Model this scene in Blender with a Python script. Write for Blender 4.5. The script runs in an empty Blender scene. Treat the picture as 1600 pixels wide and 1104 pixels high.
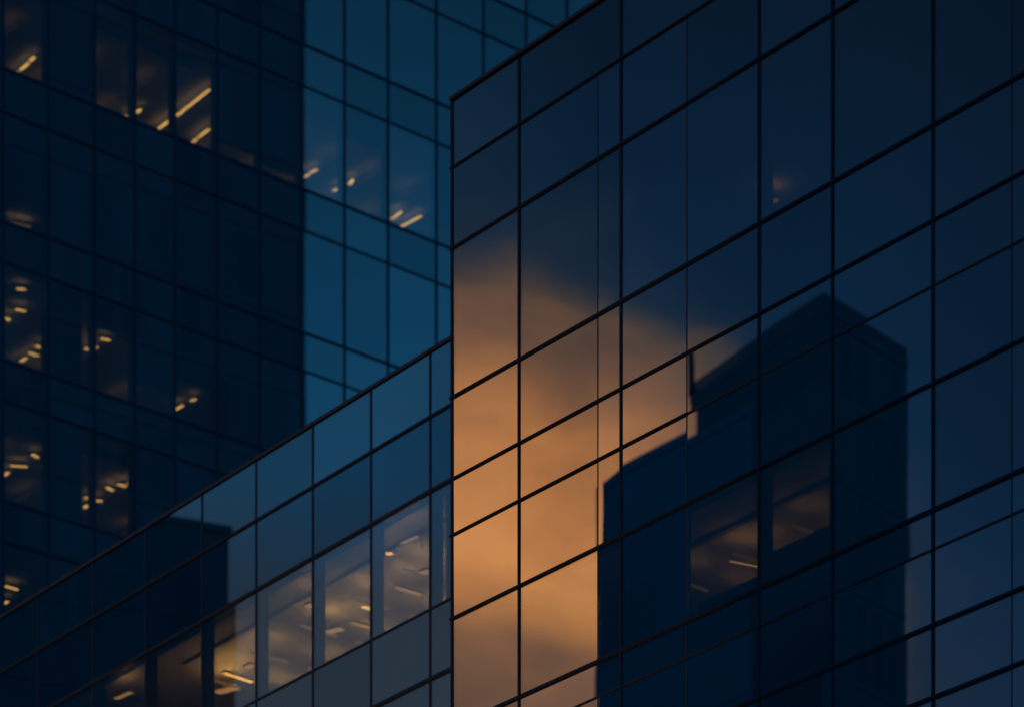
import bpy, bmesh, math, random
from mathutils import Vector

S = bpy.context.scene
COL = S.collection
random.seed(11)

# ------------------------------------------------------------------ camera
F = 5600.0            # focal length in photo pixels (photo is 1600 wide)
HOR = 3170.0          # the horizon lies far below the frame
EYE = 1.6
cam_d = bpy.data.cameras.new('camera')
cam = bpy.data.objects.new('camera', cam_d)
COL.objects.link(cam)
cam.location = (0, 0, EYE)
cam.rotation_euler = (math.radians(90), 0, 0)
cam_d.sensor_width = 36
cam_d.lens = F / 1600 * 36
cam_d.shift_y = (HOR - 552) / 1600
cam_d.clip_start = 0.5
cam_d.clip_end = 6000
cam_d.dof.use_dof = True
cam_d.dof.focus_distance = 61
cam_d.dof.aperture_fstop = 0.8
S.camera = cam

S.view_settings.view_transform = 'Standard'
S.view_settings.look = 'None'
S.view_settings.exposure = 0
S.view_settings.gamma = 1
S.cycles.use_denoising = True
S.cycles.max_bounces = 10
S.cycles.transparent_max_bounces = 24
S.cycles.glossy_bounces = 6
S.cycles.sample_clamp_indirect = 4.0


def lin(r, g, b, k=1.0):
    def f(c):
        c /= 255.0
        return (c / 12.92 if c <= 0.04045 else ((c + 0.055) / 1.055) ** 2.4) * k
    return (f(r), f(g), f(b), 1.0)


# ------------------------------------------------------------------ sky (dusk)
REFL = 0.45           # mean mirror strength of the coated glass
# horizontal direction in which the afterglow stands, and the axis across it
GLOW = Vector((-0.9805, 0.1963, 0)); ACROSS = Vector((-0.1963, -0.9805, 0))
SUN_AZ = GLOW

W = bpy.data.worlds.new('World'); S.world = W
W.use_nodes = True
nt = W.node_tree; N = nt.nodes; L = nt.links
N.clear()


def wnode(t, **kw):
    n = N.new(t)
    for k, v in kw.items():
        setattr(n, k, v)
    return n


def mth(op, a, b=None, c=None, clamp=False):
    n = N.new('ShaderNodeMath'); n.operation = op; n.use_clamp = clamp
    for i, v in enumerate((a, b, c)):
        if v is None:
            continue
        if isinstance(v, (int, float)):
            n.inputs[i].default_value = v
        else:
            L.new(v, n.inputs[i])
    return n.outputs[0]


def dotv(v, d):
    n = N.new('ShaderNodeVectorMath'); n.operation = 'DOT_PRODUCT'
    L.new(v, n.inputs[0]); n.inputs[1].default_value = d
    return n.outputs['Value']


def ramp(fac, stops, lo, hi, interp='EASE'):
    r = N.new('ShaderNodeMapRange'); r.clamp = True
    L.new(fac, r.inputs['Value'])
    r.inputs['From Min'].default_value = lo; r.inputs['From Max'].default_value = hi
    n = N.new('ShaderNodeValToRGB'); n.color_ramp.interpolation = interp
    el = n.color_ramp.elements
    while len(el) < len(stops):
        el.new(0.5)
    for e, (p, c) in zip(el, stops):
        e.position = (p - lo) / (hi - lo)
        e.color = c if not isinstance(c, (int, float)) else (c, c, c, 1)
    L.new(r.outputs[0], n.inputs[0])
    return n.outputs['Color']


def mixc(fac, a, b, mode='MIX'):
    n = N.new('ShaderNodeMix'); n.data_type = 'RGBA'; n.blend_type = mode
    for sock, v in ((n.inputs[0], fac), (n.inputs[6], a), (n.inputs[7], b)):
        if isinstance(v, (int, float)):
            sock.default_value = v
        elif isinstance(v, tuple):
            sock.default_value = v
        else:
            L.new(v, sock)
    return n.outputs[2]


tc = wnode('ShaderNodeTexCoord')
D = tc.outputs['Generated']
cg = dotv(D, GLOW); ca = dotv(D, ACROSS); cz = dotv(D, (0, 0, 1))
cgs = mth('MAXIMUM', cg, 0.08)
# bearing and height in thousandths of the chart round the afterglow
q = mth('MULTIPLY_ADD', mth('DIVIDE', ca, cgs), F, 800.0)
h = mth('MULTIPLY_ADD', mth('DIVIDE', cz, cgs), -F, HOR)
comb = wnode('ShaderNodeCombineXYZ')
L.new(mth('MULTIPLY', q, 0.001), comb.inputs[0])
L.new(mth('MULTIPLY', h, 0.0017), comb.inputs[1])
nz = wnode('ShaderNodeTexNoise'); nz.noise_dimensions = '3D'
L.new(comb.outputs[0], nz.inputs['Vector'])
nz.inputs['Scale'].default_value = 2.6; nz.inputs['Detail'].default_value = 5; nz.inputs['Roughness'].default_value = 0.5
nz.inputs['Distortion'].default_value = 0.4
noise = nz.outputs['Fac']
nb = wnode('ShaderNodeTexNoise')
L.new(comb.outputs[0], nb.inputs['Vector'])
nb.inputs['Scale'].default_value = 5.0; nb.inputs['Detail'].default_value = 6; nb.inputs['Distortion'].default_value = 0.8
noise2 = nb.outputs['Fac']
# the cloud's lit height profile, its top edge sinking to one side
slope = mth('MULTIPLY', mth('MAXIMUM', mth('SUBTRACT', q, 860.0), 0.0), -0.33)
hh = mth('ADD', mth('ADD', h, slope), mth('MULTIPLY', mth('SUBTRACT', noise, 0.5), 190.0))
th = ramp(hh, [(-200, 0.0), (60, 0.03), (250, 0.13), (400, 0.20), (440, 0.27), (475, 0.44), (550, 0.55), (640, 0.74), (750, 0.95), (890, 1.0), (960, 0.80), (1010, 0.56), (1150, 0.47), (1500, 0.3)], -200, 1500, 'B_SPLINE')
tq = ramp(q, [(-700, 0.05), (250, 0.12), (450, 0.15), (560, 0.30), (640, 0.66), (700, 1.0), (860, 1.0), (1000, 0.92), (1130, 0.76), (1250, 0.48), (1380, 0.30), (1460, 0.20), (1750, 0.08)], -700, 1750, 'B_SPLINE')
t = mth('MULTIPLY', th, tq)
t = mth('ADD', t, mth('MULTIPLY', mth('MULTIPLY', mth('SUBTRACT', noise2, 0.49), 0.42), mth('ADD', t, 0.06)), clamp=True)
front = mth('MULTIPLY', mth('SUBTRACT', cg, 0.25), 2.2, clamp=True)
t = mth('MULTIPLY', t, front)
glowcol = ramp(t, [(0.0, lin(2, 34, 58)), (0.2, lin(26, 41, 57)), (0.36, lin(70, 60, 55)), (0.5, lin(108, 78, 60)), (0.68, lin(152, 102, 65)), (0.85, lin(184, 121, 70)), (1.0, lin(207, 138, 79))], 0, 1, 'LINEAR')
baseq = ramp(q, [(-700, lin(22, 64, 92)), (300, lin(18, 60, 88)), (650, lin(14, 46, 70)), (1000, lin(1, 32, 58)), (1300, lin(0, 32, 57)), (1700, lin(0, 26, 48))], -700, 1700, 'EASE')
base = mixc(front, lin(12, 59, 88), baseq)
efac = ramp(cz, [(0.0, 1.5), (0.34, 1.6), (0.41, 1.06), (0.49, 0.52), (0.75, 0.3), (1.0, 0.25)], 0, 1, 'LINEAR')
base = mixc(1.0, base, efac, 'MULTIPLY')
grey = mth('MULTIPLY', ramp(h, [(690, 0.0), (960, 1.0)], 600, 1100), ramp(q, [(480, 1.0), (680, 0.0)], 0, 1000))
base = mixc(mth('MULTIPLY', grey, front), base, lin(40, 50, 63))
gmask = ramp(t, [(0.07, 0.0), (0.27, 1.0)], 0, 0.5, 'EASE')
skyc = mixc(gmask, base, glowcol)
bg = wnode('ShaderNodeBackground')
L.new(skyc, bg.inputs['Color']); bg.inputs['Strength'].default_value = 1.0 / REFL
sky = wnode('ShaderNodeTexSky'); sky.sky_type = 'NISHITA'; sky.sun_disc = False
sky.sun_elevation = math.radians(2.0)
sky.sun_rotation = math.atan2(SUN_AZ.x, SUN_AZ.y)
bg2 = wnode('ShaderNodeBackground'); L.new(sky.outputs[0], bg2.inputs['Color']); bg2.inputs['Strength'].default_value = 0.004
add = wnode('ShaderNodeAddShader'); L.new(bg.outputs[0], add.inputs[0]); L.new(bg2.outputs[0], add.inputs[1])
wo = wnode('ShaderNodeOutputWorld'); L.new(add.outputs[0], wo.inputs['Surface'])

# ------------------------------------------------------------------ sun, nearly set
sun_d = bpy.data.lights.new('sun', 'SUN'); sun_d.energy = 0.12; sun_d.angle = math.radians(0.6); sun_d.color = (1.0, 0.62, 0.34)
sun = bpy.data.objects.new('sun', sun_d); COL.objects.link(sun)
to_sun = Vector((SUN_AZ.x * math.cos(math.radians(2)), SUN_AZ.y * math.cos(math.radians(2)), math.sin(math.radians(2))))
sun.rotation_euler = to_sun.to_track_quat('Z', 'Y').to_euler()
sun.location = (-40, 10, 60)

# ------------------------------------------------------------------ materials


def mat(name):
    m = bpy.data.materials.new(name); m.use_nodes = True
    m.node_tree.nodes.clear()
    return m, m.node_tree.nodes, m.node_tree.links


def principled(name, col, rough=0.5, metal=0.0, var=0.25, scale=3.0, spec=0.5):
    m, n, l = mat(name)
    o = n.new('ShaderNodeOutputMaterial'); p = n.new('ShaderNodeBsdfPrincipled')
    l.new(p.outputs[0], o.inputs[0])
    tcn = n.new('ShaderNodeTexCoord'); nz_ = n.new('ShaderNodeTexNoise')
    nz_.inputs['Scale'].default_value = scale; nz_.inputs['Detail'].default_value = 4
    l.new(tcn.outputs['Object'], nz_.inputs['Vector'])
    r = n.new('ShaderNodeValToRGB')
    r.color_ramp.elements[0].position = 0.3; r.color_ramp.elements[1].position = 0.7
    r.color_ramp.elements[0].color = tuple(c * (1 - var) for c in col[:3]) + (1,)
    r.color_ramp.elements[1].color = tuple(min(1, c * (1 + var)) for c in col[:3]) + (1,)
    l.new(nz_.outputs['Fac'], r.inputs[0]); l.new(r.outputs[0], p.inputs['Base Color'])
    p.inputs['Roughness'].default_value = rough; p.inputs['Metallic'].default_value = metal
    p.inputs['Specular IOR Level'].default_value = spec
    return m


def glass(name, refl, tint, gloss, opaque=None):
    """coated glazing: a mirror share over tinted see-through (or a dark backing)"""
    m, n, l = mat(name)
    o = n.new('ShaderNodeOutputMaterial'); mx = n.new('ShaderNodeMixShader')
    g = n.new('ShaderNodeBsdfGlossy'); g.inputs['Roughness'].default_value = 0.0; g.inputs['Color'].default_value = gloss
    if opaque:
        b = n.new('ShaderNodeBsdfDiffuse'); b.inputs['Color'].default_value = opaque
    else:
        b = n.new('ShaderNodeBsdfTransparent'); b.inputs['Color'].default_value = tint
    oi = n.new('ShaderNodeObjectInfo')
    tone = n.new('ShaderNodeMix'); tone.data_type = 'RGBA'
    tone.inputs[6].default_value = tuple(c * k for c, k in zip(gloss[:3], (1.0, 0.98, 0.97))) + (1,)
    tone.inputs[7].default_value = tuple(c * k for c, k in zip(gloss[:3], (0.95, 0.97, 1.0))) + (1,)
    rr = n.new('ShaderNodeMath'); rr.operation = 'MULTIPLY'; rr.inputs[1].default_value = 7.31
    fr = n.new('ShaderNodeMath'); fr.operation = 'FRACT'
    l.new(oi.outputs['Random'], rr.inputs[0]); l.new(rr.outputs[0], fr.inputs[0]); l.new(fr.outputs[0], tone.inputs[0])
    l.new(tone.outputs[2], g.inputs['Color'])
    mr = n.new('ShaderNodeMapRange'); l.new(oi.outputs['Random'], mr.inputs['Value'])
    mr.inputs['To Min'].default_value = refl * 0.76; mr.inputs['To Max'].default_value = refl * 1.08
    # faint uneven coating and rain film
    tcn = n.new('ShaderNodeTexCoord'); mp = n.new('ShaderNodeMapping'); mp.inputs['Scale'].default_value = (2.2, 1, 0.35)
    nz_ = n.new('ShaderNodeTexNoise'); nz_.inputs['Scale'].default_value = 1.6; nz_.inputs['Detail'].default_value = 5
    l.new(tcn.outputs['Object'], mp.inputs[0]); l.new(mp.outputs[0], nz_.inputs['Vector'])
    m2 = n.new('ShaderNodeMapRange'); l.new(nz_.outputs['Fac'], m2.inputs['Value'])
    m2.inputs['From Min'].default_value = 0.3; m2.inputs['From Max'].default_value = 0.7
    m2.inputs['To Min'].default_value = 0.985; m2.inputs['To Max'].default_value = 1.012
    mu = n.new('ShaderNodeMath'); mu.operation = 'MULTIPLY'
    l.new(mr.outputs[0], mu.inputs[0]); l.new(m2.outputs[0], mu.inputs[1])
    l.new(mu.outputs[0], mx.inputs[0]); l.new(b.outputs[0], mx.inputs[1]); l.new(g.outputs[0], mx.inputs[2])
    l.new(mx.outputs[0], o.inputs[0])
    return m


def emit(name, col, k):
    m, n, l = mat(name)
    o = n.new('ShaderNodeOutputMaterial'); e = n.new('ShaderNodeEmission')
    e.inputs['Color'].default_value = col; e.inputs['Strength'].default_value = k
    l.new(e.outputs[0], o.inputs[0])
    return m


def towermat(name, wallc, winc, sx, sz):
    """dark facade seen only mirrored: a grid of darker windows in a wall"""
    m, n, l = mat(name)
    o = n.new('ShaderNodeOutputMaterial'); p = n.new('ShaderNodeBsdfPrincipled'); l.new(p.outputs[0], o.inputs[0])
    tcn = n.new('ShaderNodeTexCoord'); sp = n.new('ShaderNodeSeparateXYZ'); l.new(tcn.outputs['Object'], sp.inputs[0])
    ad = n.new('ShaderNodeMath'); ad.operation = 'ADD'; l.new(sp.outputs[0], ad.inputs[0]); l.new(sp.outputs[1], ad.inputs[1])
    cb = n.new('ShaderNodeCombineXYZ'); l.new(ad.outputs[0], cb.inputs[0]); l.new(sp.outputs[2], cb.inputs[1])
    br = n.new('ShaderNodeTexBrick'); br.offset = 0; l.new(cb.outputs[0], br.inputs['Vector'])
    br.inputs['Color1'].default_value = winc; br.inputs['Color2'].default_value = tuple(c * 1.5 for c in winc[:3]) + (1,)
    br.inputs['Mortar'].default_value = wallc; br.inputs['Scale'].default_value = 1.0
    br.inputs['Brick Width'].default_value = sx; br.inputs['Row Height'].default_value = sz; br.inputs['Mortar Size'].default_value = 0.35
    l.new(br.outputs['Color'], p.inputs['Base Color']); p.inputs['Roughness'].default_value = 0.6
    p.inputs['Specular IOR Level'].default_value = 0.2
    return m


M_GLASS_A = glass('coated_glass', 0.46, (0.50, 0.55, 0.58, 1), (0.98, 0.98, 1.0, 1))
M_SPAN_A = glass('coated_spandrel_glass', 0.48, None, (0.98, 0.98, 1.0, 1), (0.004, 0.035, 0.06, 1))
M_GLASS_C = glass('blue_coated_glass', 0.42, (0.62, 0.66, 0.68, 1), (0.90, 0.98, 1.0, 1))
M_SPAN_C = glass('blue_spandrel_glass', 0.45, None, (0.90, 0.98, 1.0, 1), (0.008, 0.04, 0.065, 1))
M_SPAN_C2 = glass('dark_blue_spandrel_glass', 0.36, None, (0.72, 0.92, 1.0, 1), (0.006, 0.035, 0.06, 1))
M_GLASS_B = glass('teal_coated_glass', 0.42, (0.58, 0.66, 0.74, 1), (0.92, 1.0, 1.0, 1))
M_SPAN_B = glass('teal_spandrel_glass', 0.44, None, (0.92, 1.0, 1.0, 1), (0.003, 0.04, 0.075, 1))
M_FRAME = principled('dark_anodised_frame', (0.006, 0.018, 0.042, 1), 0.42, 0.0, 0.2, 6, 0.35)
M_FRAME_B = principled('hazed_navy_frame', (0.008, 0.055, 0.11, 1), 0.5, 0.0, 0.2, 6, 0.3)  # blue lifted to stand for haze in front of the far tower
M_SHADOW = principled('grey_shadow_box', (0.22, 0.26, 0.30, 1), 0.8, 0.0, 0.08, 2, 0.2)
M_LIP = principled('bronze_frame_lip', (0.10, 0.075, 0.07, 1), 0.32, 0.6, 0.25, 8)
M_GASKET = principled('grey_glazing_gasket', (0.05, 0.06, 0.085, 1), 0.4, 0.2, 0.2, 8)
M_COPING = principled('brown_coping_metal', (0.075, 0.05, 0.055, 1), 0.45, 0.3, 0.2, 5)
M_CEIL = principled('ceiling_board', (0.62, 0.60, 0.56, 1), 0.8, 0, 0.06, 2)
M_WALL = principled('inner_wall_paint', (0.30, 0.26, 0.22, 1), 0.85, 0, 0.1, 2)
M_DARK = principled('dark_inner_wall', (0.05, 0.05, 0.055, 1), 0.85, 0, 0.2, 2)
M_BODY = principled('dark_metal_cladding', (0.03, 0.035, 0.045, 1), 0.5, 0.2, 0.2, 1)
M_ROOF = principled('roof_gravel', (0.16, 0.155, 0.15, 1), 0.9, 0, 0.3, 6)
M_LAMP = emit('warm_lamp_light', (1.0, 0.43, 0.08, 1), 5.0)
M_LAMP_SOFT = emit('dim_warm_lamp_light', (1.0, 0.42, 0.11, 1), 1.5)
M_UP = emit('warm_fill_glow', (1.0, 0.50, 0.16, 1), 2.5)  # glow added to the strips' tops to brighten the ceiling
M_UP_C = emit('strong_warm_fill_glow', (1.0, 0.46, 0.12, 1), 13.0)  # added glow on top faces, brightens the low block's ceiling
M_UP_A = emit('orange_fill_glow', (1.0, 0.43, 0.085, 1), 8.5)  # added upward glow for strip tops and fill lights
M_UP_W = emit('amber_ceiling_fill', (1.0, 0.475, 0.11, 1), 24.0)  # added fill glow that warms the low block's ceiling
M_UP_B = emit('amber_room_fill', (1.0, 0.43, 0.11, 1), 2.2)  # added fill glow for the far tower's lit rooms
UNDER_C = emit('dim_amber_underside_glow', (1.0, 0.475, 0.12, 1), 0.55)  # fill light undersides glow to match the lit ceiling behind them
UNDER_A = emit('dark_amber_underside_glow', (1.0, 0.43, 0.09, 1), 0.2)  # lit ceiling tone put into the fill lights' undersides
UNDER_B = emit('faint_amber_underside_glow', (1.0, 0.43, 0.11, 1), 0.06)  # underside glow set near the ceiling's own brightness
M_TRAY = principled('dark_fill_tray', (0.08, 0.06, 0.05, 1), 0.6, 0, 0.1, 4)
M_FAINT = emit('faint_warm_glow', (1.0, 0.45, 0.14, 1), 0.5)
M_BLIND = principled('navy_roller_blind', (0.010, 0.16, 0.36, 1), 0.9, 0, 0.12, 2, 0.1)
M_HOUSING = principled('white_lamp_housing', (0.7, 0.68, 0.64, 1), 0.5, 0, 0.05, 4)

# ------------------------------------------------------------------ mesh helpers


def box(bm, x0, x1, y0, y1, z0, z1):
    v = [bm.verts.new((x, y, z)) for z in (z0, z1) for y in (y0, y1) for x in (x0, x1)]
    for f in ((0, 2, 3, 1), (4, 5, 7, 6), (0, 1, 5, 4), (2, 6, 7, 3), (0, 4, 6, 2), (1, 3, 7, 5)):
        bm.faces.new([v[i] for i in f])


def obj(name, bm, material, parent=None, loc=None):
    me = bpy.data.meshes.new(name); bm.normal_update(); bm.to_mesh(me); bm.free()
    me.materials.append(material)
    o = bpy.data.objects.new(name, me); COL.objects.link(o)
    if parent:
        o.parent = parent
    if loc:
        o.location = loc
    return o


def boxobj(name, dims, material, parent, bevel=0.0):
    bm = bmesh.new(); box(bm, *dims)
    if bevel:
        bmesh.ops.bevel(bm, geom=bm.edges[:], offset=bevel, segments=1, affect='EDGES')
    return obj(name, bm, material, parent)


def empty(name, label, cat, loc, rotz=0.0):
    o = bpy.data.objects.new(name, None); COL.objects.link(o)
    o.location = loc; o.rotation_euler = (0, 0, rotz)
    o['label'] = label; o['category'] = cat
    return o


class Facade:
    """a curtain wall: local x runs right along the wall, local y goes into the building"""

    def __init__(self, xv, px0, y0, name, label, cat):
        # xv: vanishing point of the wall's horizontals, px0/y0: where (pixel column, metres away) its reference point stands
        u = (xv - 800.0) / F
        n = math.hypot(u, 1)
        d = Vector((u / n, 1 / n))
        self.t = d if xv > 800 else -d           # towards the right
        self.n = Vector((-self.t.y, self.t.x))   # inward
        self.P = Vector(((px0 - 800.0) / F * y0, y0))
        self.root = empty(name, label, cat, (self.P.x, self.P.y, 0), math.atan2(self.t.y, self.t.x))

    def s(self, px):
        k = (px - 800.0) / F
        return (k * self.P.y - self.P.x) / (self.t.x - k * self.t.y)

    def z(self, px, py):
        s = self.s(px)
        return EYE + (HOR - py) / F * (self.P.y + s * self.t.y)

    def at(self, px, py, z):
        """point of the plane z seen along that line of sight, in the wall's own coordinates"""
        Y = (z - EYE) * F / (HOR - py)
        v = Vector(((px - 800.0) / F * Y, Y)) - self.P
        return Vector((v.dot(self.t), v.dot(self.n), z))

    def world(self, s, d, z=0):
        p = self.P + self.t * s + self.n * d
        return Vector((p.x, p.y, z))


def pane(name, fac, s0, s1, z0, z1, material, y=0.0, warp=0.00026, tilt=0.0016, thick=0.022, pitch=0.0):
    """one sheet of glazing, very slightly out of true as real sheets are"""
    w = (s1 - s0) / 2; hgt = (z1 - z0) / 2
    bm = bmesh.new()
    n = 6
    a = random.uniform(-1, 1) * warp
    b = random.uniform(-1, 1) * warp * 0.6
    grids = []
    for yy in (-thick / 2, thick / 2):
        g = []
        for j in range(n + 1):
            row = []
            for i in range(n + 1):
                uu = i / n * 2 - 1; vv = j / n * 2 - 1
                bulge = a * (1 - uu * uu) * (1 - 0.5 * vv * vv) + b * uu * vv
                row.append(bm.verts.new((uu * w, yy + bulge, vv * hgt)))
            g.append(row)
        grids.append(g)
    smooth = []
    for k, g in enumerate(grids):
        for j in range(n):
            for i in range(n):
                q4 = [g[j][i], g[j][i + 1], g[j + 1][i + 1], g[j + 1][i]]
                if k:
                    q4.reverse()
                smooth.append(bm.faces.new(q4))
    f, bk = grids
    ring = [(0, i) for i in range(n)] + [(j, n) for j in range(n)] + [(n, i) for i in range(n, 0, -1)] + [(j, 0) for j in range(n, 0, -1)]
    # the rim has its own vertices so that it does not bend the faces' shading
    rf = [bm.verts.new(f[j][i].co) for j, i in ring]; rb = [bm.verts.new(bk[j][i].co) for j, i in ring]
    m = len(ring)
    for i in range(m):
        bm.faces.new([rf[(i + 1) % m], rf[i], rb[i], rb[(i + 1) % m]])
    for fc in smooth:
        fc.smooth = True
    o = obj(name, bm, material, fac.root, ((s0 + s1) / 2, y, (z0 + z1) / 2))
    o.rotation_euler = (pitch + random.uniform(-tilt, tilt) * 1.3, 0, random.uniform(-tilt, tilt) * 0.7)
    return o


def mullion(fac, s, z0, z1, w, out, inn, m=None):
    bm = bmesh.new()
    box(bm, s - w / 2, s + w / 2, -out, -0.014, z0, z1)            # outer cap
    box(bm, s - w / 2 + 0.008, s + w / 2 - 0.008, -0.0139, 0.03, z0, z1)
    box(bm, s - w * 0.55, s + w * 0.55, 0.0301, inn, z0, z1)       # inner fin
    o = obj('mullion', bm, m or M_FRAME, fac.root)
    bm = bmesh.new()
    for k in (-1, 1):
        x = s + k * (w / 2 + 0.006)
        box(bm, x - 0.0055, x + 0.0055, -0.021, 0.0, z0, z1)
    obj('glazing_bead', bm, M_GASKET, o)
    return o


def joint(fac, s, z0, z1):
    bm = bmesh.new()
    box(bm, s - 0.011, s + 0.011, -0.017, 0.02, z0, z1)
    return obj('glass_joint', bm, M_GASKET, fac.root)


def transom(fac, z, s0, s1, h, out, inn, lip=True, m=None):
    bm = bmesh.new()
    box(bm, s0, s1, -out, -0.016, z - h / 2, z + h / 2)
    box(bm, s0, s1, -0.0159, inn, z - h / 2 + 0.006, z + h / 2 - 0.006)
    o = obj('transom', bm, m or M_FRAME, fac.root)
    if lip:
        bm = bmesh.new()
        box(bm, s0, s1, -out * 0.62, -0.0165, z - h / 2 - 0.018, z - h / 2 - 0.0005)
        obj('drip_edge', bm, M_LIP, o)
    return o


def thin_transom(fac, z, s0, s1):
    bm = bmesh.new()
    box(bm, s0, s1, -0.026, 0.02, z - 0.004, z + 0.014)
    box(bm, s0, s1, -0.022, 0.02, z - 0.022, z - 0.010)
    return obj('stack_joint', bm, M_LIP, fac.root)


def lamp_strip(fac, slab, p0, p1, w=0.12, m=None, h=0.05, up=None):
    """a ceiling strip light between two points given in wall coordinates, its housing and its lens"""
    p0 = p0.copy(); p1 = p1.copy()
    dv = p1 - p0; ln = max(dv.length, 0.15); mid = (p0 + p1) / 2
    bm = bmesh.new(); box(bm, -ln / 2, ln / 2, -w / 2, w / 2, -h, 0)
    o = obj('strip_light', bm, m or M_LAMP, slab, (mid.x, mid.y, mid.z))
    o.data.materials.append(up or M_UP); o.data.materials.append(M_HOUSING)  # top face carries an added glow to brighten the ceiling
    for f in o.data.polygons:
        f.material_index = 1 if f.normal.z > 0.5 else (2 if abs(f.normal.z) < 0.5 else 0)
    o.rotation_euler = (0, 0, math.atan2(dv.y, dv.x))
    return o


# ================================================================== A: the near tower on the right
A = Facade(-3800, 707.5, 62.2, 'glass_office_tower',
           'dark glass tower on the right, its panes mirroring an orange evening cloud', 'office tower')
sA = lambda c: c
ACOL = [(707.5, 'edge'), (812, 'main'), (935, 'thin'), (971.3, 'main'), (1074, 'thin'), (1187.3, 'main'), (1302, 'main'), (1459, 'main'), (1582, 'thin'), (1625, 'main'), (1730, 'main')]
AC = {'roof': -.66881, 'L1': -.645, 'L2': -.6170, 'L3': -.5655, 'L4': -.5372, 'L5': -.51777, 'L6': -.4889, 'L7': -.4513, 'L7b': -.43964, 'L8': -.41714, 'L9': -.39564}
az = {k: A.z(708, HOR + c * (708 + 3800)) for k, c in AC.items()}
az['L10'] = az['L9'] - 2.5
az['L11'] = az['L10'] - 1.5
az['L12'] = az['L11'] - 2.5
AROWS = [('roof', 'L1', 's'), ('L1', 'L2', 's'), ('L2', 'L3', 'v'), ('L3', 'L4', 's'), ('L4', 'L5', 's'), ('L5', 'L6', 's'), ('L6', 'L7', 'v'), ('L7', 'L7b', 's'), ('L7b', 'L8', 's'), ('L8', 'L9', 's'), ('L9', 'L10', 'v'), ('L10', 'L11', 's'), ('L11', 'L12', 'v')]
ATH = {'L1': 0.026, 'L2': 0.038, 'L3': 0.044, 'L4': 0.034, 'L5': 0.03, 'L6': 0.042, 'L7': 0.052, 'L8': 0.048, 'L9': 0.048, 'L10': 0.07, 'L11': 0.06, 'L12': 0.07}
ss = [A.s(p) for p, _ in ACOL]
aL, aR = ss[0], ss[-1]
zb = az['L12']
for (px, kind), s in zip(ACOL, ss):
    if kind == 'edge':
        bm = bmesh.new(); box(bm, s - 0.030, s + 0.022, -0.03, 0.02, zb, az['roof'] - 0.02)
        obj('corner_mullion', bm, M_FRAME, A.root)
    elif kind == 'main':
        mullion(A, s, zb, az['roof'] - 0.02, 0.046, 0.032, 0.26)
    else:
        joint(A, s, zb, az['L1'])
for k, zz in az.items():
    if k in ('roof',):
        continue
    if k in ('L7b',):
        thin_transom(A, zz, aL + 0.02, aR)
    elif k == 'L5':
        transom(A, zz, aL - 0.05, A.s(1074), 0.028, 0.045, 0.05)
        thin_transom(A, zz, A.s(1074) + 0.001, aR)
    else:
        transom(A, zz, aL - 0.05, aR, ATH[k], 0.042, 0.20 if k in ('L3', 'L6', 'L7', 'L2') else 0.05)
boxobj('coping', (aL - 0.04, aR, -0.055, 0.40, az['roof'] - 0.03, az['roof'] + 0.03), M_COPING, A.root)
for s in ss[1:-1:2]:
    boxobj('coping_joint', (s - 0.012, s + 0.012, -0.062, 0.40, az['roof'] - 0.034, az['roof'] + 0.036), M_COPING, A.root)
PITCH = 0.0020      # the corner bay is set a hair out of plumb
for (k0, k1, kind) in AROWS:
    z1, z0 = az[k0] - 0.02, az[k1] + 0.02
    if k0 == 'roof':
        z1 = az[k0] - 0.03
    cols = ss
    if k0 == 'roof':   # the top row has no thin joints
        cols = [s for s, (p, kd) in zip(ss, ACOL) if kd != 'thin']
    for s0, s1 in zip(cols[:-1], cols[1:]):
        if kind == 'v':
            pane('window_pane', A, s0 + 0.012, s1 - 0.012, z0, z1, M_GLASS_A, pitch=PITCH * (s0 == aL))
        elif k0 == 'roof':
            pane('parapet_pane', A, s0 + 0.012, s1 - 0.012, z0, z1, M_GLASS_A, pitch=PITCH * (s0 == aL))
            boxobj('shadow_box', (s0 + 0.04, s1 - 0.04, 0.20, 0.24, z0 + 0.02, z1), M_SHADOW, A.root)
        else:
            pane('spandrel_pane', A, s0 + 0.012, s1 - 0.012, z0, z1, M_SPAN_A, pitch=PITCH * (s0 == aL))
# structure and rooms
DA = 11.0
slabsA = {}
for kt, kb in (('roof', 'L2'), ('L3', 'L6'), ('L7', 'L9'), ('L10', 'L11')):
    slabsA[kb] = boxobj('floor_slab', (aL + 0.06, aR, 0.30, DA, az[kb] + 0.03, az[kt] - 0.06), M_CEIL, A.root)
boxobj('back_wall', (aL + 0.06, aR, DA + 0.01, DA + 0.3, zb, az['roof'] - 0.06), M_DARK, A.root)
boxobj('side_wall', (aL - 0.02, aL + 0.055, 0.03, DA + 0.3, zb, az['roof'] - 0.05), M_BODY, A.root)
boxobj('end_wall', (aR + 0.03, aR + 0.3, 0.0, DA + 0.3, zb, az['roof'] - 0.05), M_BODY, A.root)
boxobj('base', (aL - 0.02, aR + 0.3, 0.0, DA + 0.3, 0.0, zb - 0.05), M_BODY, A.root)
boxobj('roof', (aL + 0.06, aR, 0.41, DA + 0.3, az['roof'] - 0.055, az['roof'] + 0.01), M_ROOF, A.root)

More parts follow.
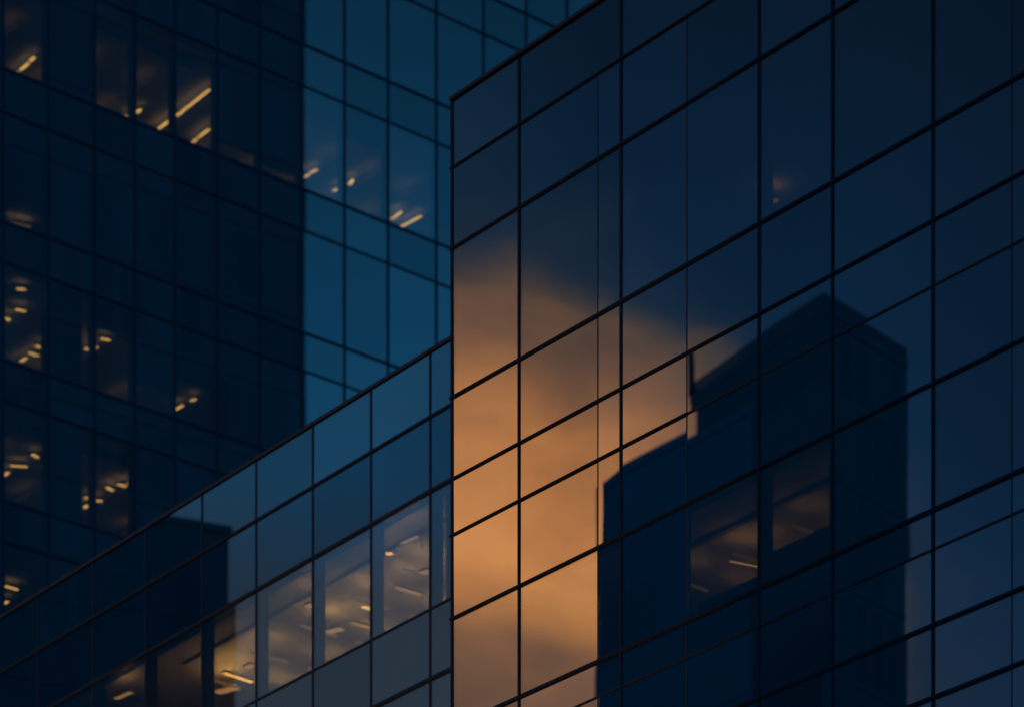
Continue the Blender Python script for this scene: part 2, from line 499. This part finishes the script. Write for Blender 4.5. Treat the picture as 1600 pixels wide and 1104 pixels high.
# lit storey L6-L7: partitions, beam, sill bench and lights
zc = az['L6'] + 0.02; zf = az['L7']
for px in (800, 1302):
    s = A.s(px)
    boxobj('partition', (s + 0.06, s + 0.16, 0.32, DA, zf + 0.03, zc), M_WALL, A.root)
boxobj('ceiling_beam', (A.s(800) + 0.17, A.s(1302) + 0.05, 1.1, 1.2, zc - 0.045, zc), M_WALL, A.root)
boxobj('inner_wall', (A.s(800) + 0.17, A.s(1302) + 0.05, 5.2, 5.35, zf + 0.03, zc), M_WALL, A.root)
boxobj('sill_panel', (A.s(1187.3) + 0.04, A.s(1302) - 0.04, 0.20, 0.26, zf + 0.05, zf + 0.62), M_DARK, A.root)
boxobj('column', (A.s(1276), A.s(1302) - 0.05, 0.27, 0.55, zf + 0.03, zc), M_DARK, A.root)
for p in ([(1140, 871), (1184, 880)], [(1200, 862), (1216, 864)]):
    lamp_strip(A, slabsA['L6'], A.at(*p[0], zc - 0.35), A.at(*p[1], zc - 0.35), 0.07, M_LAMP_SOFT, up=M_UP_A)
lamp_strip(A, slabsA['L6'], A.at(1020, 930, zc - 0.35), A.at(1050, 915, zc - 0.35), 0.05, M_FAINT)  # added glow standing for a faint warm patch
zc2 = az['L2'] + 0.01
lamp_strip(A, slabsA['L2'], A.at(1207, 312, zc2 - 0.2), A.at(1214, 306, zc2 - 0.2), 0.1, M_FAINT, up=M_UP_A)

def wash(fac, slab, s0, s1, d0, d1, z, ns, nd, up, ln=1.0, w=0.10, lens=None):
    """rows of fill lights added under the ceiling, undersides glowing to blend with it"""
    for i in range(ns):
        for j in range(nd):
            sx = s0 + (i + 0.5) * (s1 - s0) / ns; dy = d0 + (j + 0.5) * (d1 - d0) / nd
            bm = bmesh.new(); box(bm, -w / 2, w / 2, -ln / 2, ln / 2, -0.04, 0)
            o = obj('fill_light', bm, lens or M_TRAY, slab, (sx, dy, z))  # unseen fill light, added to warm the ceiling
            o.data.materials.append(up)
            for f in o.data.polygons:
                f.material_index = 1 if f.normal.z > 0.5 else 0


zc = az['L6'] + 0.02
wash(A, slabsA['L6'], A.s(930), A.s(1300), 0.9, 4.6, zc - 0.42, 4, 3, M_UP_A, 0.7, 0.05, UNDER_A)
boxobj('sill_panel', (A.s(1074) + 0.04, A.s(1187.3) - 0.04, 0.20, 0.26, zf + 0.05, zf + 0.34), M_DARK, A.root)
boxobj('roller_blind', (A.s(971.3) + 0.06, A.s(1074) - 0.04, 0.10, 0.11, zf + 0.08, zc - 0.02), M_BLIND, A.root)

# ================================================================== C: the lower block in the middle
XVC = -3560
C = Facade(XVC, 704, 73.3, 'low_glass_block',
           'lower blue glass block at bottom left with warm lit windows, beside the orange mirroring tower', 'office block')
CCOL = [-150, -60, 60 - 0, 146, 228, 316.5, 401, 489.5, 580.5, 673, 770]
cz_ = {'roof': C.z(590, 599), 'c1': C.z(600, 694.7), 'c2': C.z(590, 814.5), 'c3': C.z(590, 995), 'c4': C.z(600, 1097)}
per = cz_['c2'] - cz_['c4']
cz_['c5'] = cz_['c3'] - per
cz_['c5'] = cz_['c4'] - (cz_['c2'] - cz_['c3'])
cz_['c6'] = cz_['c5'] - (cz_['c3'] - cz_['c4'])
cs = [C.s(p) for p in CCOL]
# the block butts against the tower's side wall
tower_line = A.world(aL - 0.02, 0.0)
v = Vector((tower_line.x, tower_line.y)) - C.P
# run right until the wall meets the tower's side plane
side_n = A.t
den = C.t.dot(side_n)
cend = ((Vector((tower_line.x, tower_line.y)) - C.P).dot(side_n)) / den - 0.02
while cs[-1] + 1.55 < cend:
    cs.append(cs[-1] + 1.55)
cs.append(cend)
cL, cR = cs[0], cs[-1]
zcb = cz_['c6']
for s in cs[:-1]:
    mullion(C, s, zcb, cz_['roof'] - 0.02, 0.045, 0.026, 0.30)
for k, hgt in (('c1', 0.045), ('c2', 0.065), ('c3', 0.030), ('c4', 0.065), ('c5', 0.03), ('c6', 0.08)):
    if k in ('c3', 'c5'):
        transom(C, cz_[k], cL, cR, 0.045, 0.030, 0.22, lip=False)
    else:
        transom(C, cz_[k], cL, cR, hgt, 0.05, 0.22 if k == 'c2' else 0.06, lip=True)
boxobj('coping', (cL, cR, -0.05, 0.45, cz_['roof'] - 0.05, cz_['roof'] + 0.025), M_COPING, C.root)
for k0, k1, kind in (('roof', 'c1', 's'), ('c1', 'c2', 's'), ('c2', 'c3', 'v'), ('c3', 'c4', 's'), ('c4', 'c5', 'v'), ('c5', 'c6', 's')):
    for s0, s1 in zip(cs[:-1], cs[1:]):
        if kind == 'v':
            pane('window_pane', C, s0 + 0.012, s1 - 0.012, cz_[k1] + 0.02, cz_[k0] - 0.02, M_GLASS_C)
        else:
            pane('spandrel_pane', C, s0 + 0.012, s1 - 0.012, cz_[k1] + 0.02, cz_[k0] - (0.06 if k0 == 'roof' else 0.02), M_SPAN_C2 if k0 == 'c1' else M_SPAN_C)
for s in cs[1:-1:2]:
    boxobj('coping_joint', (s - 0.012, s + 0.012, -0.057, 0.45, cz_['roof'] - 0.054, cz_['roof'] + 0.031), M_COPING, C.root)
DC = 9.0
cend2 = cend - 0.1
slabC1 = boxobj('floor_slab', (cL, cend2, 0.34, DC, cz_['c2'] + 0.02, cz_['roof'] - 0.05), M_CEIL, C.root)
slabC2 = boxobj('floor_slab', (cL, cend2, 0.34, DC, cz_['c4'] + 0.02, cz_['c3'] - 0.05), M_CEIL, C.root)
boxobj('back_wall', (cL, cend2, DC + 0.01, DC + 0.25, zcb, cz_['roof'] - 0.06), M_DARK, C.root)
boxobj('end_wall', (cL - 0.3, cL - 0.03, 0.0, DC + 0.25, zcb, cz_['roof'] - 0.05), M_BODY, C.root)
boxobj('base', (cL - 0.3, cend2, 0.0, DC + 0.25, 0.0, zcb - 0.05), M_BODY, C.root)
boxobj('roof', (cL, cend2, 0.46, DC + 0.25, cz_['roof'] - 0.045, cz_['roof'] + 0.02), M_ROOF, C.root)
zc = cz_['c2']; zf = cz_['c3']
boxobj('ceiling_beam', (C.s(228), C.s(700), 1.0, 1.06, zc - 0.04, zc + 0.02), M_WALL, C.root)
boxobj('inner_wall', (C.s(150), C.s(760), 6.2, 6.35, zf - 0.04, zc + 0.02), M_WALL, C.root)
for px in (-60, 673):
    s = C.s(px)
    boxobj('partition', (s + 0.04, s + 0.14, 0.36, 6.19, zf - 0.04, zc + 0.02), M_WALL, C.root)
for p, w, m in (([(349, 1047), (394, 1062)], 0.13, M_LAMP), ([(384, 1040), (395, 1034)], 0.16, M_LAMP_SOFT), ([(180, 1088), (205, 1077)], 0.12, M_LAMP_SOFT),
                ([(566, 943), (579, 947)], 0.15, M_LAMP), ([(604, 861), (612, 860)], 0.16, M_LAMP), ([(626, 845), (653, 833)], 0.09, M_LAMP_SOFT),
                ([(617, 913), (658, 925)], 0.14, M_LAMP_SOFT), ([(655, 892), (672, 888)], 0.2, M_LAMP_SOFT), ([(548, 968), (580, 977)], 0.12, M_LAMP_SOFT),
                ([(505, 985), (535, 978)], 0.22, M_LAMP_SOFT), ([(338, 1078), (370, 1070)], 0.25, M_LAMP_SOFT), ([(480, 945), (489, 940)], 0.2, M_LAMP_SOFT)):  # middle strip here glows in place of a lit patch of wall
    a, b = C.at(*p[0], zc - 0.42), C.at(*p[1], zc - 0.42)
    lamp_strip(C, slabC1, a, b, w, m, up=M_UP_C)

wash(C, slabC1, C.s(215), C.s(690), 0.9, 5.6, cz_['c2'] - 0.45, 6, 3, M_UP_W, 1.0, 0.05, UNDER_C)

# ================================================================== B: the far tower on the left
B = Facade(7620, 475, 108.0, 'background_glass_tower',
           'blurred far glass tower filling the upper left, strip lights on in a few rooms', 'office tower')
BCOL = [-135, -66, 5, 75.5, 147.8, 210.5, 273, 339.6, 406, 471, 538, 606, 681.5, 755, 822, 886, 955, 1030]
BC = [('m0', .4925), ('n0', .4837), ('z', .46303), ('zz', .4540), ('a', .43381), ('b', .42476), ('c', .40218), ('d', .39325), ('e', .37089), ('f', .36258), ('g', .34244), ('h', .33416), ('i', .31369), ('j', .3054), ('k', .2845), ('l', .2762)]
bz = {k: B.z(475, HOR + c * (475 - 7620)) for k, c in BC}
bs = [B.s(p) for p in BCOL]
bL, bR = bs[0], bs[-1]
zt, zbb = bz['m0'] + 0.5, bz['l']
for s in bs:
    mullion(B, s, zbb, zt, 0.066, 0.04, 0.30, M_FRAME_B)
for k, _ in BC:
    transom(B, bz[k], bL, bR, 0.06 if k in ('m0', 'z', 'a', 'c', 'e', 'g', 'i', 'k') else 0.034, 0.05, 0.06, lip=False, m=M_FRAME_B)
DB = 13.0
names = [k for k, _ in BC]
slabsB = {}
for i in range(0, len(names), 2):
    top, bot = names[i], names[i + 1]
    for s0, s1 in zip(bs[:-1], bs[1:]):
        pane('spandrel_pane', B, s0 + 0.02, s1 - 0.02, bz[bot] + 0.02, bz[top] - 0.02, M_SPAN_B, tilt=0.0004)
    slabsB[bot] = boxobj('floor_slab', (bL, bR, 0.45, DB, bz[bot] + 0.04, bz[top] - 0.04), M_CEIL, B.root)
    if i + 2 < len(names):
        nxt = names[i + 2]
        for s0, s1 in zip(bs[:-1], bs[1:]):
            pane('window_pane', B, s0 + 0.02, s1 - 0.02, bz[nxt] + 0.02, bz[bot] - 0.02, M_GLASS_B, tilt=0.0004)
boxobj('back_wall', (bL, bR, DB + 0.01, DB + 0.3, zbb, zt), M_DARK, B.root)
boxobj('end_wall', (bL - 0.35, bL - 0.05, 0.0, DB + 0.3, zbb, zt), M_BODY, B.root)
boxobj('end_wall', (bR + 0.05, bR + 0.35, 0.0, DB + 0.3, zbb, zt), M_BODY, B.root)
boxobj('base', (bL - 0.35, bR + 0.35, 0.0, DB + 0.3, 0, zbb - 0.06), M_BODY, B.root)
boxobj('upper_wall', (bL - 0.35, bR + 0.35, 0.0, DB + 0.3, zt + 0.01, zt + 6.0), M_BODY, B.root)
boxobj('roof', (bL - 0.45, bR + 0.45, -0.1, DB + 0.4, zt + 6.01, zt + 6.4), M_ROOF, B.root)
for k, nx, p0, p1 in (('b', 'c', 148, 340), ('h', 'i', 60, 240)):
    boxobj('ceiling_beam', (B.s(p0) + 0.06, B.s(p1) - 0.06, 0.9, 1.2, bz[k] - 0.12, bz[k] + 0.035), M_DARK, B.root)
for k, nx in (('b', 'c'), ('d', 'e'), ('f', 'g'), ('h', 'i'), ('zz', 'a')):
    boxobj('inner_wall', (bL, bR, 6.4, 6.5, bz[nx] - 0.03, bz[k] + 0.035), M_WALL, B.root)
# blinds drawn in the dark bays: (row, bay, share drawn)
for k, nx, bays in (('b', 'c', ((3, 1), (7, .85), (8, .9), (10, .3), (12, .8))), ('d', 'e', ((2, .7), (3, 1), (4, 1), (5, 1), (6, 1), (7, 1), (8, 1), (9, 1), (11, .5), (12, 1))),
                    ('f', 'g', ((3, -1), (4, .3), (5, .75), (6, .55), (7, 1), (8, 1), (9, 1), (10, 1), (11, .6))), ('h', 'i', ((3, -1), (5, .8), (6, 1), (7, 1), (8, 1), (9, 1))),
                    ('zz', 'a', ((2, 1), (3, 1), (4, 1), (5, 1), (6, 1), (7, 1), (8, 1), (9, 1), (10, .7), (11, 1), (12, 1), (13, .5)))):
    for i, sh in bays:
        if i < len(bs):
            s0, s1 = bs[i - 0] , bs[min(i + 1, len(bs) - 1)]
            zt_ = bz[k] - 0.03; zb_ = zt_ - (bz[k] - bz[nx] - 0.05) * sh
            if sh < 0:      # a curtain drawn over three quarters of the bay
                s1 = s0 + (s1 - s0) * 0.80; zb_ = zt_ - (bz[k] - bz[nx] - 0.05)
            boxobj('roller_blind', (s0 + 0.06, s1 - 0.06, 0.10, 0.11, zb_, zt_), M_BLIND, B.root)
LB = [
    ('b', [(20, 115), (28, 110)]), ('b', [(32, 107), (45, 96)]), ('b', [(47, 93), (54, 87)]),
    ('b', [(193, 182), (198, 178)]), ('b', [(214, 174), (220, 168)]),
    ('b', [(244, 202), (267, 184)]), ('b', [(276, 179), (328, 137)]),
    ('b', [(299, 222), (308, 214)]), ('b', [(310, 212), (327, 199)]), ('b', [(331, 197), (337, 192)]),
    ('b', [(477, 274), (483, 270)]), ('b', [(484, 268), (496, 262)]),
    ('b', [(520, 296), (530, 292)]), ('b', [(546, 286), (552, 278)]),
    ('b', [(612, 340), (628, 328)]), ('b', [(620, 355), (640, 345)]), ('b', [(640, 345), (658, 335)]),
    ('d', [(14, 344), (48, 352)]),  # dim strip added to brighten this bay
    ('f', [(26, 448), (40, 450)]), ('f', [(24, 480), (40, 484)]), ('f', [(9, 494), (16, 498)]),
    ('f', [(57, 537), (62, 541)]), ('f', [(45, 548), (60, 553)]), ('f', [(20, 566), (26, 564)]), ('f', [(32, 562), (42, 556)]),
    ('f', [(133, 541), (141, 545)]), ('f', [(147, 541), (152, 540)]), ('f', [(158, 526), (172, 529)]),
    ('f', [(274, 637), (286, 630)]), ('f', [(298, 623), (306, 620)]),
    ('h', [(7, 740), (13, 734)]), ('h', [(17, 724), (43, 726)]), ('h', [(50, 706), (60, 712)]),
    ('h', [(132, 790), (137, 786)]), ('h', [(133, 775), (139, 774)]), ('h', [(147, 778), (160, 780)]), ('h', [(166, 758), (180, 765)]),
    ('h', [(184, 753), (197, 757)]), ('h', [(200, 752), (205, 752)]), ('h', [(211, 755), (216, 755)]),
    ('j', [(8, 912), (28, 918)]), ('j', [(6, 940), (12, 936)]),
]
for k, (p0, p1) in LB:
    z = bz[k] - 0.14
    a, b = B.at(*p0, z), B.at(*p1, z)
    lamp_strip(B, slabsB[k], a, b, 0.10, M_LAMP if k != 'd' else M_FAINT)
    print('lampB', k, p0, 'depth %.1f-%.1f len %.1f' % (a.y, b.y, (a - b).length))

for k, p0, p1 in (('b', 5, 75), ('b', 148, 340), ('b', 471, 600), ('f', 5, 75), ('f', 130, 215), ('h', 5, 215)):
    wash(B, slabsB[k], B.s(p0) + 0.6, B.s(p1) + 3.6, 1.6, 5.6, bz[k] - 0.30, 2 if p1 - p0 < 100 else 4, 2, M_UP_B, 0.9, 0.06, UNDER_B)

# ================================================================== buildings across the street, seen mirrored in the glass
def mirror(fac, V):
    """where a thing must really stand for its image to lie at V behind that wall"""
    r = V - fac.P
    return V - 2 * r.dot(fac.n) * fac.n


def virt(px, y):
    return Vector(((px - 800.0) / F * y, y))


def prism(bm, pts, z0, z1):
    lo = [bm.verts.new((p.x, p.y, z0)) for p in pts]; hi = [bm.verts.new((p.x, p.y, z1)) for p in pts]
    n = len(pts)
    for i in range(n):
        bm.faces.new([lo[i], lo[(i + 1) % n], hi[(i + 1) % n], hi[i]])
    bm.faces.new(hi); bm.faces.new(lo[::-1])
    bmesh.ops.recalc_face_normals(bm, faces=bm.faces[:])


def facing_building(name, label, fac, corners, ztop, material, parapet=0.0, inset=0.0, floors=3.9):
    pts = [mirror(fac, c) for c in corners]
    ctr = sum(pts, Vector((0, 0))) / len(pts)
    r = empty(name, label, 'building', (ctr.x, ctr.y, 0))
    loc = [p - ctr for p in pts]
    bm = bmesh.new(); prism(bm, loc, 0.0, ztop); obj('wall', bm, material, r)
    bm = bmesh.new(); prism(bm, [p * 1.012 for p in loc], ztop + 0.01, ztop + 0.35); rf = obj('roof', bm, material, r)
    if parapet:
        bm = bmesh.new(); prism(bm, [p * (1 - inset) for p in loc], ztop + 0.36, ztop + 0.36 + parapet)
        obj('plant_screen', bm, M_BODY, rf)
    for k in range(1, int(ztop / floors)):
        bm = bmesh.new(); prism(bm, [p * 1.006 for p in loc], k * floors, k * floors + 0.3); obj('ledge', bm, material, r)
    return r


def zat(py, y):
    return EYE + (HOR - py) / F * y


MT1 = towermat('navy_tower_facade', (0.03, 0.18, 0.23, 1), (0.015, 0.13, 0.165, 1), 1.6, 3.9)
MT5 = towermat('blue_low_facade', (0.03, 0.26, 0.36, 1), (0.015, 0.21, 0.29, 1), 2.2, 3.6)
MT4 = towermat('blue_tower_facade', (0.03, 0.20, 0.35, 1), (0.015, 0.155, 0.27, 1), 2.4, 3.9)
M_PARAPET = glass('smoked_parapet_glass', 0.08, (0.24, 0.29, 0.34, 1), (0.9, 0.95, 1, 1))
MT2 = towermat('slate_tower_facade', (0.03, 0.20, 0.25, 1), (0.015, 0.15, 0.18, 1), 2.2, 3.6)
# main tower: a wedge corner towards A
Yv = 150.0
apex = virt(1296, Yv)
uL = 3500.0; uR = 4900.0
dL = Vector((-uL, F)).normalized(); dR = Vector((uR, F)).normalized()


def along(p, d, px):
    k = (px - 800.0) / F
    s_ = (k * p.y - p.x) / (d.x - k * d.y)
    return p + d * s_


cl = along(apex, dL, 1087); cr = along(apex, dR, 1418)
back = cl + (cr - apex)
T1 = facing_building('dark_corner_tower', 'dark tower across the street, mirrored as a peaked shape in the right tower', A, [apex, cl, back, cr], zat(474, Yv) - 0.62, MT1)
ring = [mirror(A, c) for c in (apex, cl, back, cr)]
ctr1 = sum(ring, Vector((0, 0))) / 4
zt1 = zat(474, Yv) - 0.25
for i in range(4):
    e0, e1 = ring[i] - ctr1, ring[(i + 1) % 4] - ctr1
    dv = (e1 - e0).normalized(); nn = Vector((dv.y, -dv.x)) * 0.02
    bm = bmesh.new(); prism(bm, [e0 - nn, e1 - nn, e1 + nn, e0 + nn], zt1, zt1 + 0.5)
    obj('glass_parapet', bm, M_PARAPET, T1)
bm = bmesh.new()
pc = ring[1] - ctr1
prism(bm, [pc + Vector((0.16 * math.cos(a), 0.16 * math.sin(a))) for a in (0, 1.05, 2.1, 3.14, 4.2, 5.25)], zt1, zt1 + 1.9)
obj('mast', bm, M_BODY, T1)
# its lower neighbour
Y2 = 132.0
p0 = virt(1180, Y2)
dl = Vector((-4450.0, F)).normalized()
p1 = along(p0, dl, 934)
dn = Vector((-dl.y, dl.x)) * -1
ztop2 = zat(768, p1.y)
T2 = facing_building('dark_low_building', 'dark flat roofed building beside the corner tower, mirrored at its foot', A, [p0, p1, p1 * 1.08, p0 * 1.08], ztop2, MT5)
# mirrored in the block C
Y3 = 165.0
q0 = virt(357, Y3); d3 = Vector((-16000.0, -2000)).normalized()
q1 = along(q0, Vector((-1, -0.36)).normalized(), -160)
dd = Vector((0.25, 0.97))
T3 = facing_building('dark_slab_building', 'dark flat topped building mirrored in the left half of the low glass block', C, [q0, q1, q1 * 1.1, q0 * 1.1], zat(838, Y3), MT2)
# mirrored in the tower B
Y4 = 185.0
r0 = virt(474, Y4); r1 = virt(-420, Y4 * 0.9)
T4 = facing_building('tall_dark_tower', 'very tall dark tower mirrored across the left half of the far glass tower', B, [r0, r1, r1 * 1.12, r0 * 1.12], zat(-500, Y4), MT4)
for o in (T1, T2, T3, T4):
    print(o.name, tuple(round(c, 1) for c in o.location))

# ------------------------------------------------------------------ ground
m, n, l = mat('asphalt')
o_ = n.new('ShaderNodeOutputMaterial'); p_ = n.new('ShaderNodeBsdfPrincipled'); l.new(p_.outputs[0], o_.inputs[0])
nz_ = n.new('ShaderNodeTexNoise'); nz_.inputs['Scale'].default_value = 40; nz_.inputs['Detail'].default_value = 6
tcn = n.new('ShaderNodeTexCoord'); l.new(tcn.outputs['Object'], nz_.inputs['Vector'])
cr_ = n.new('ShaderNodeValToRGB'); cr_.color_ramp.elements[0].color = (0.035, 0.035, 0.037, 1); cr_.color_ramp.elements[1].color = (0.065, 0.064, 0.062, 1)
l.new(nz_.outputs['Fac'], cr_.inputs[0]); l.new(cr_.outputs[0], p_.inputs['Base Color']); p_.inputs['Roughness'].default_value = 0.85
bm = bmesh.new()
vs = [bm.verts.new(c) for c in ((-2500, -2500, -0.06), (2500, -2500, -0.06), (2500, 2500, -0.06), (-2500, 2500, -0.06))]
bm.faces.new(vs)
g = obj('ground', bm, m); g['kind'] = 'structure'
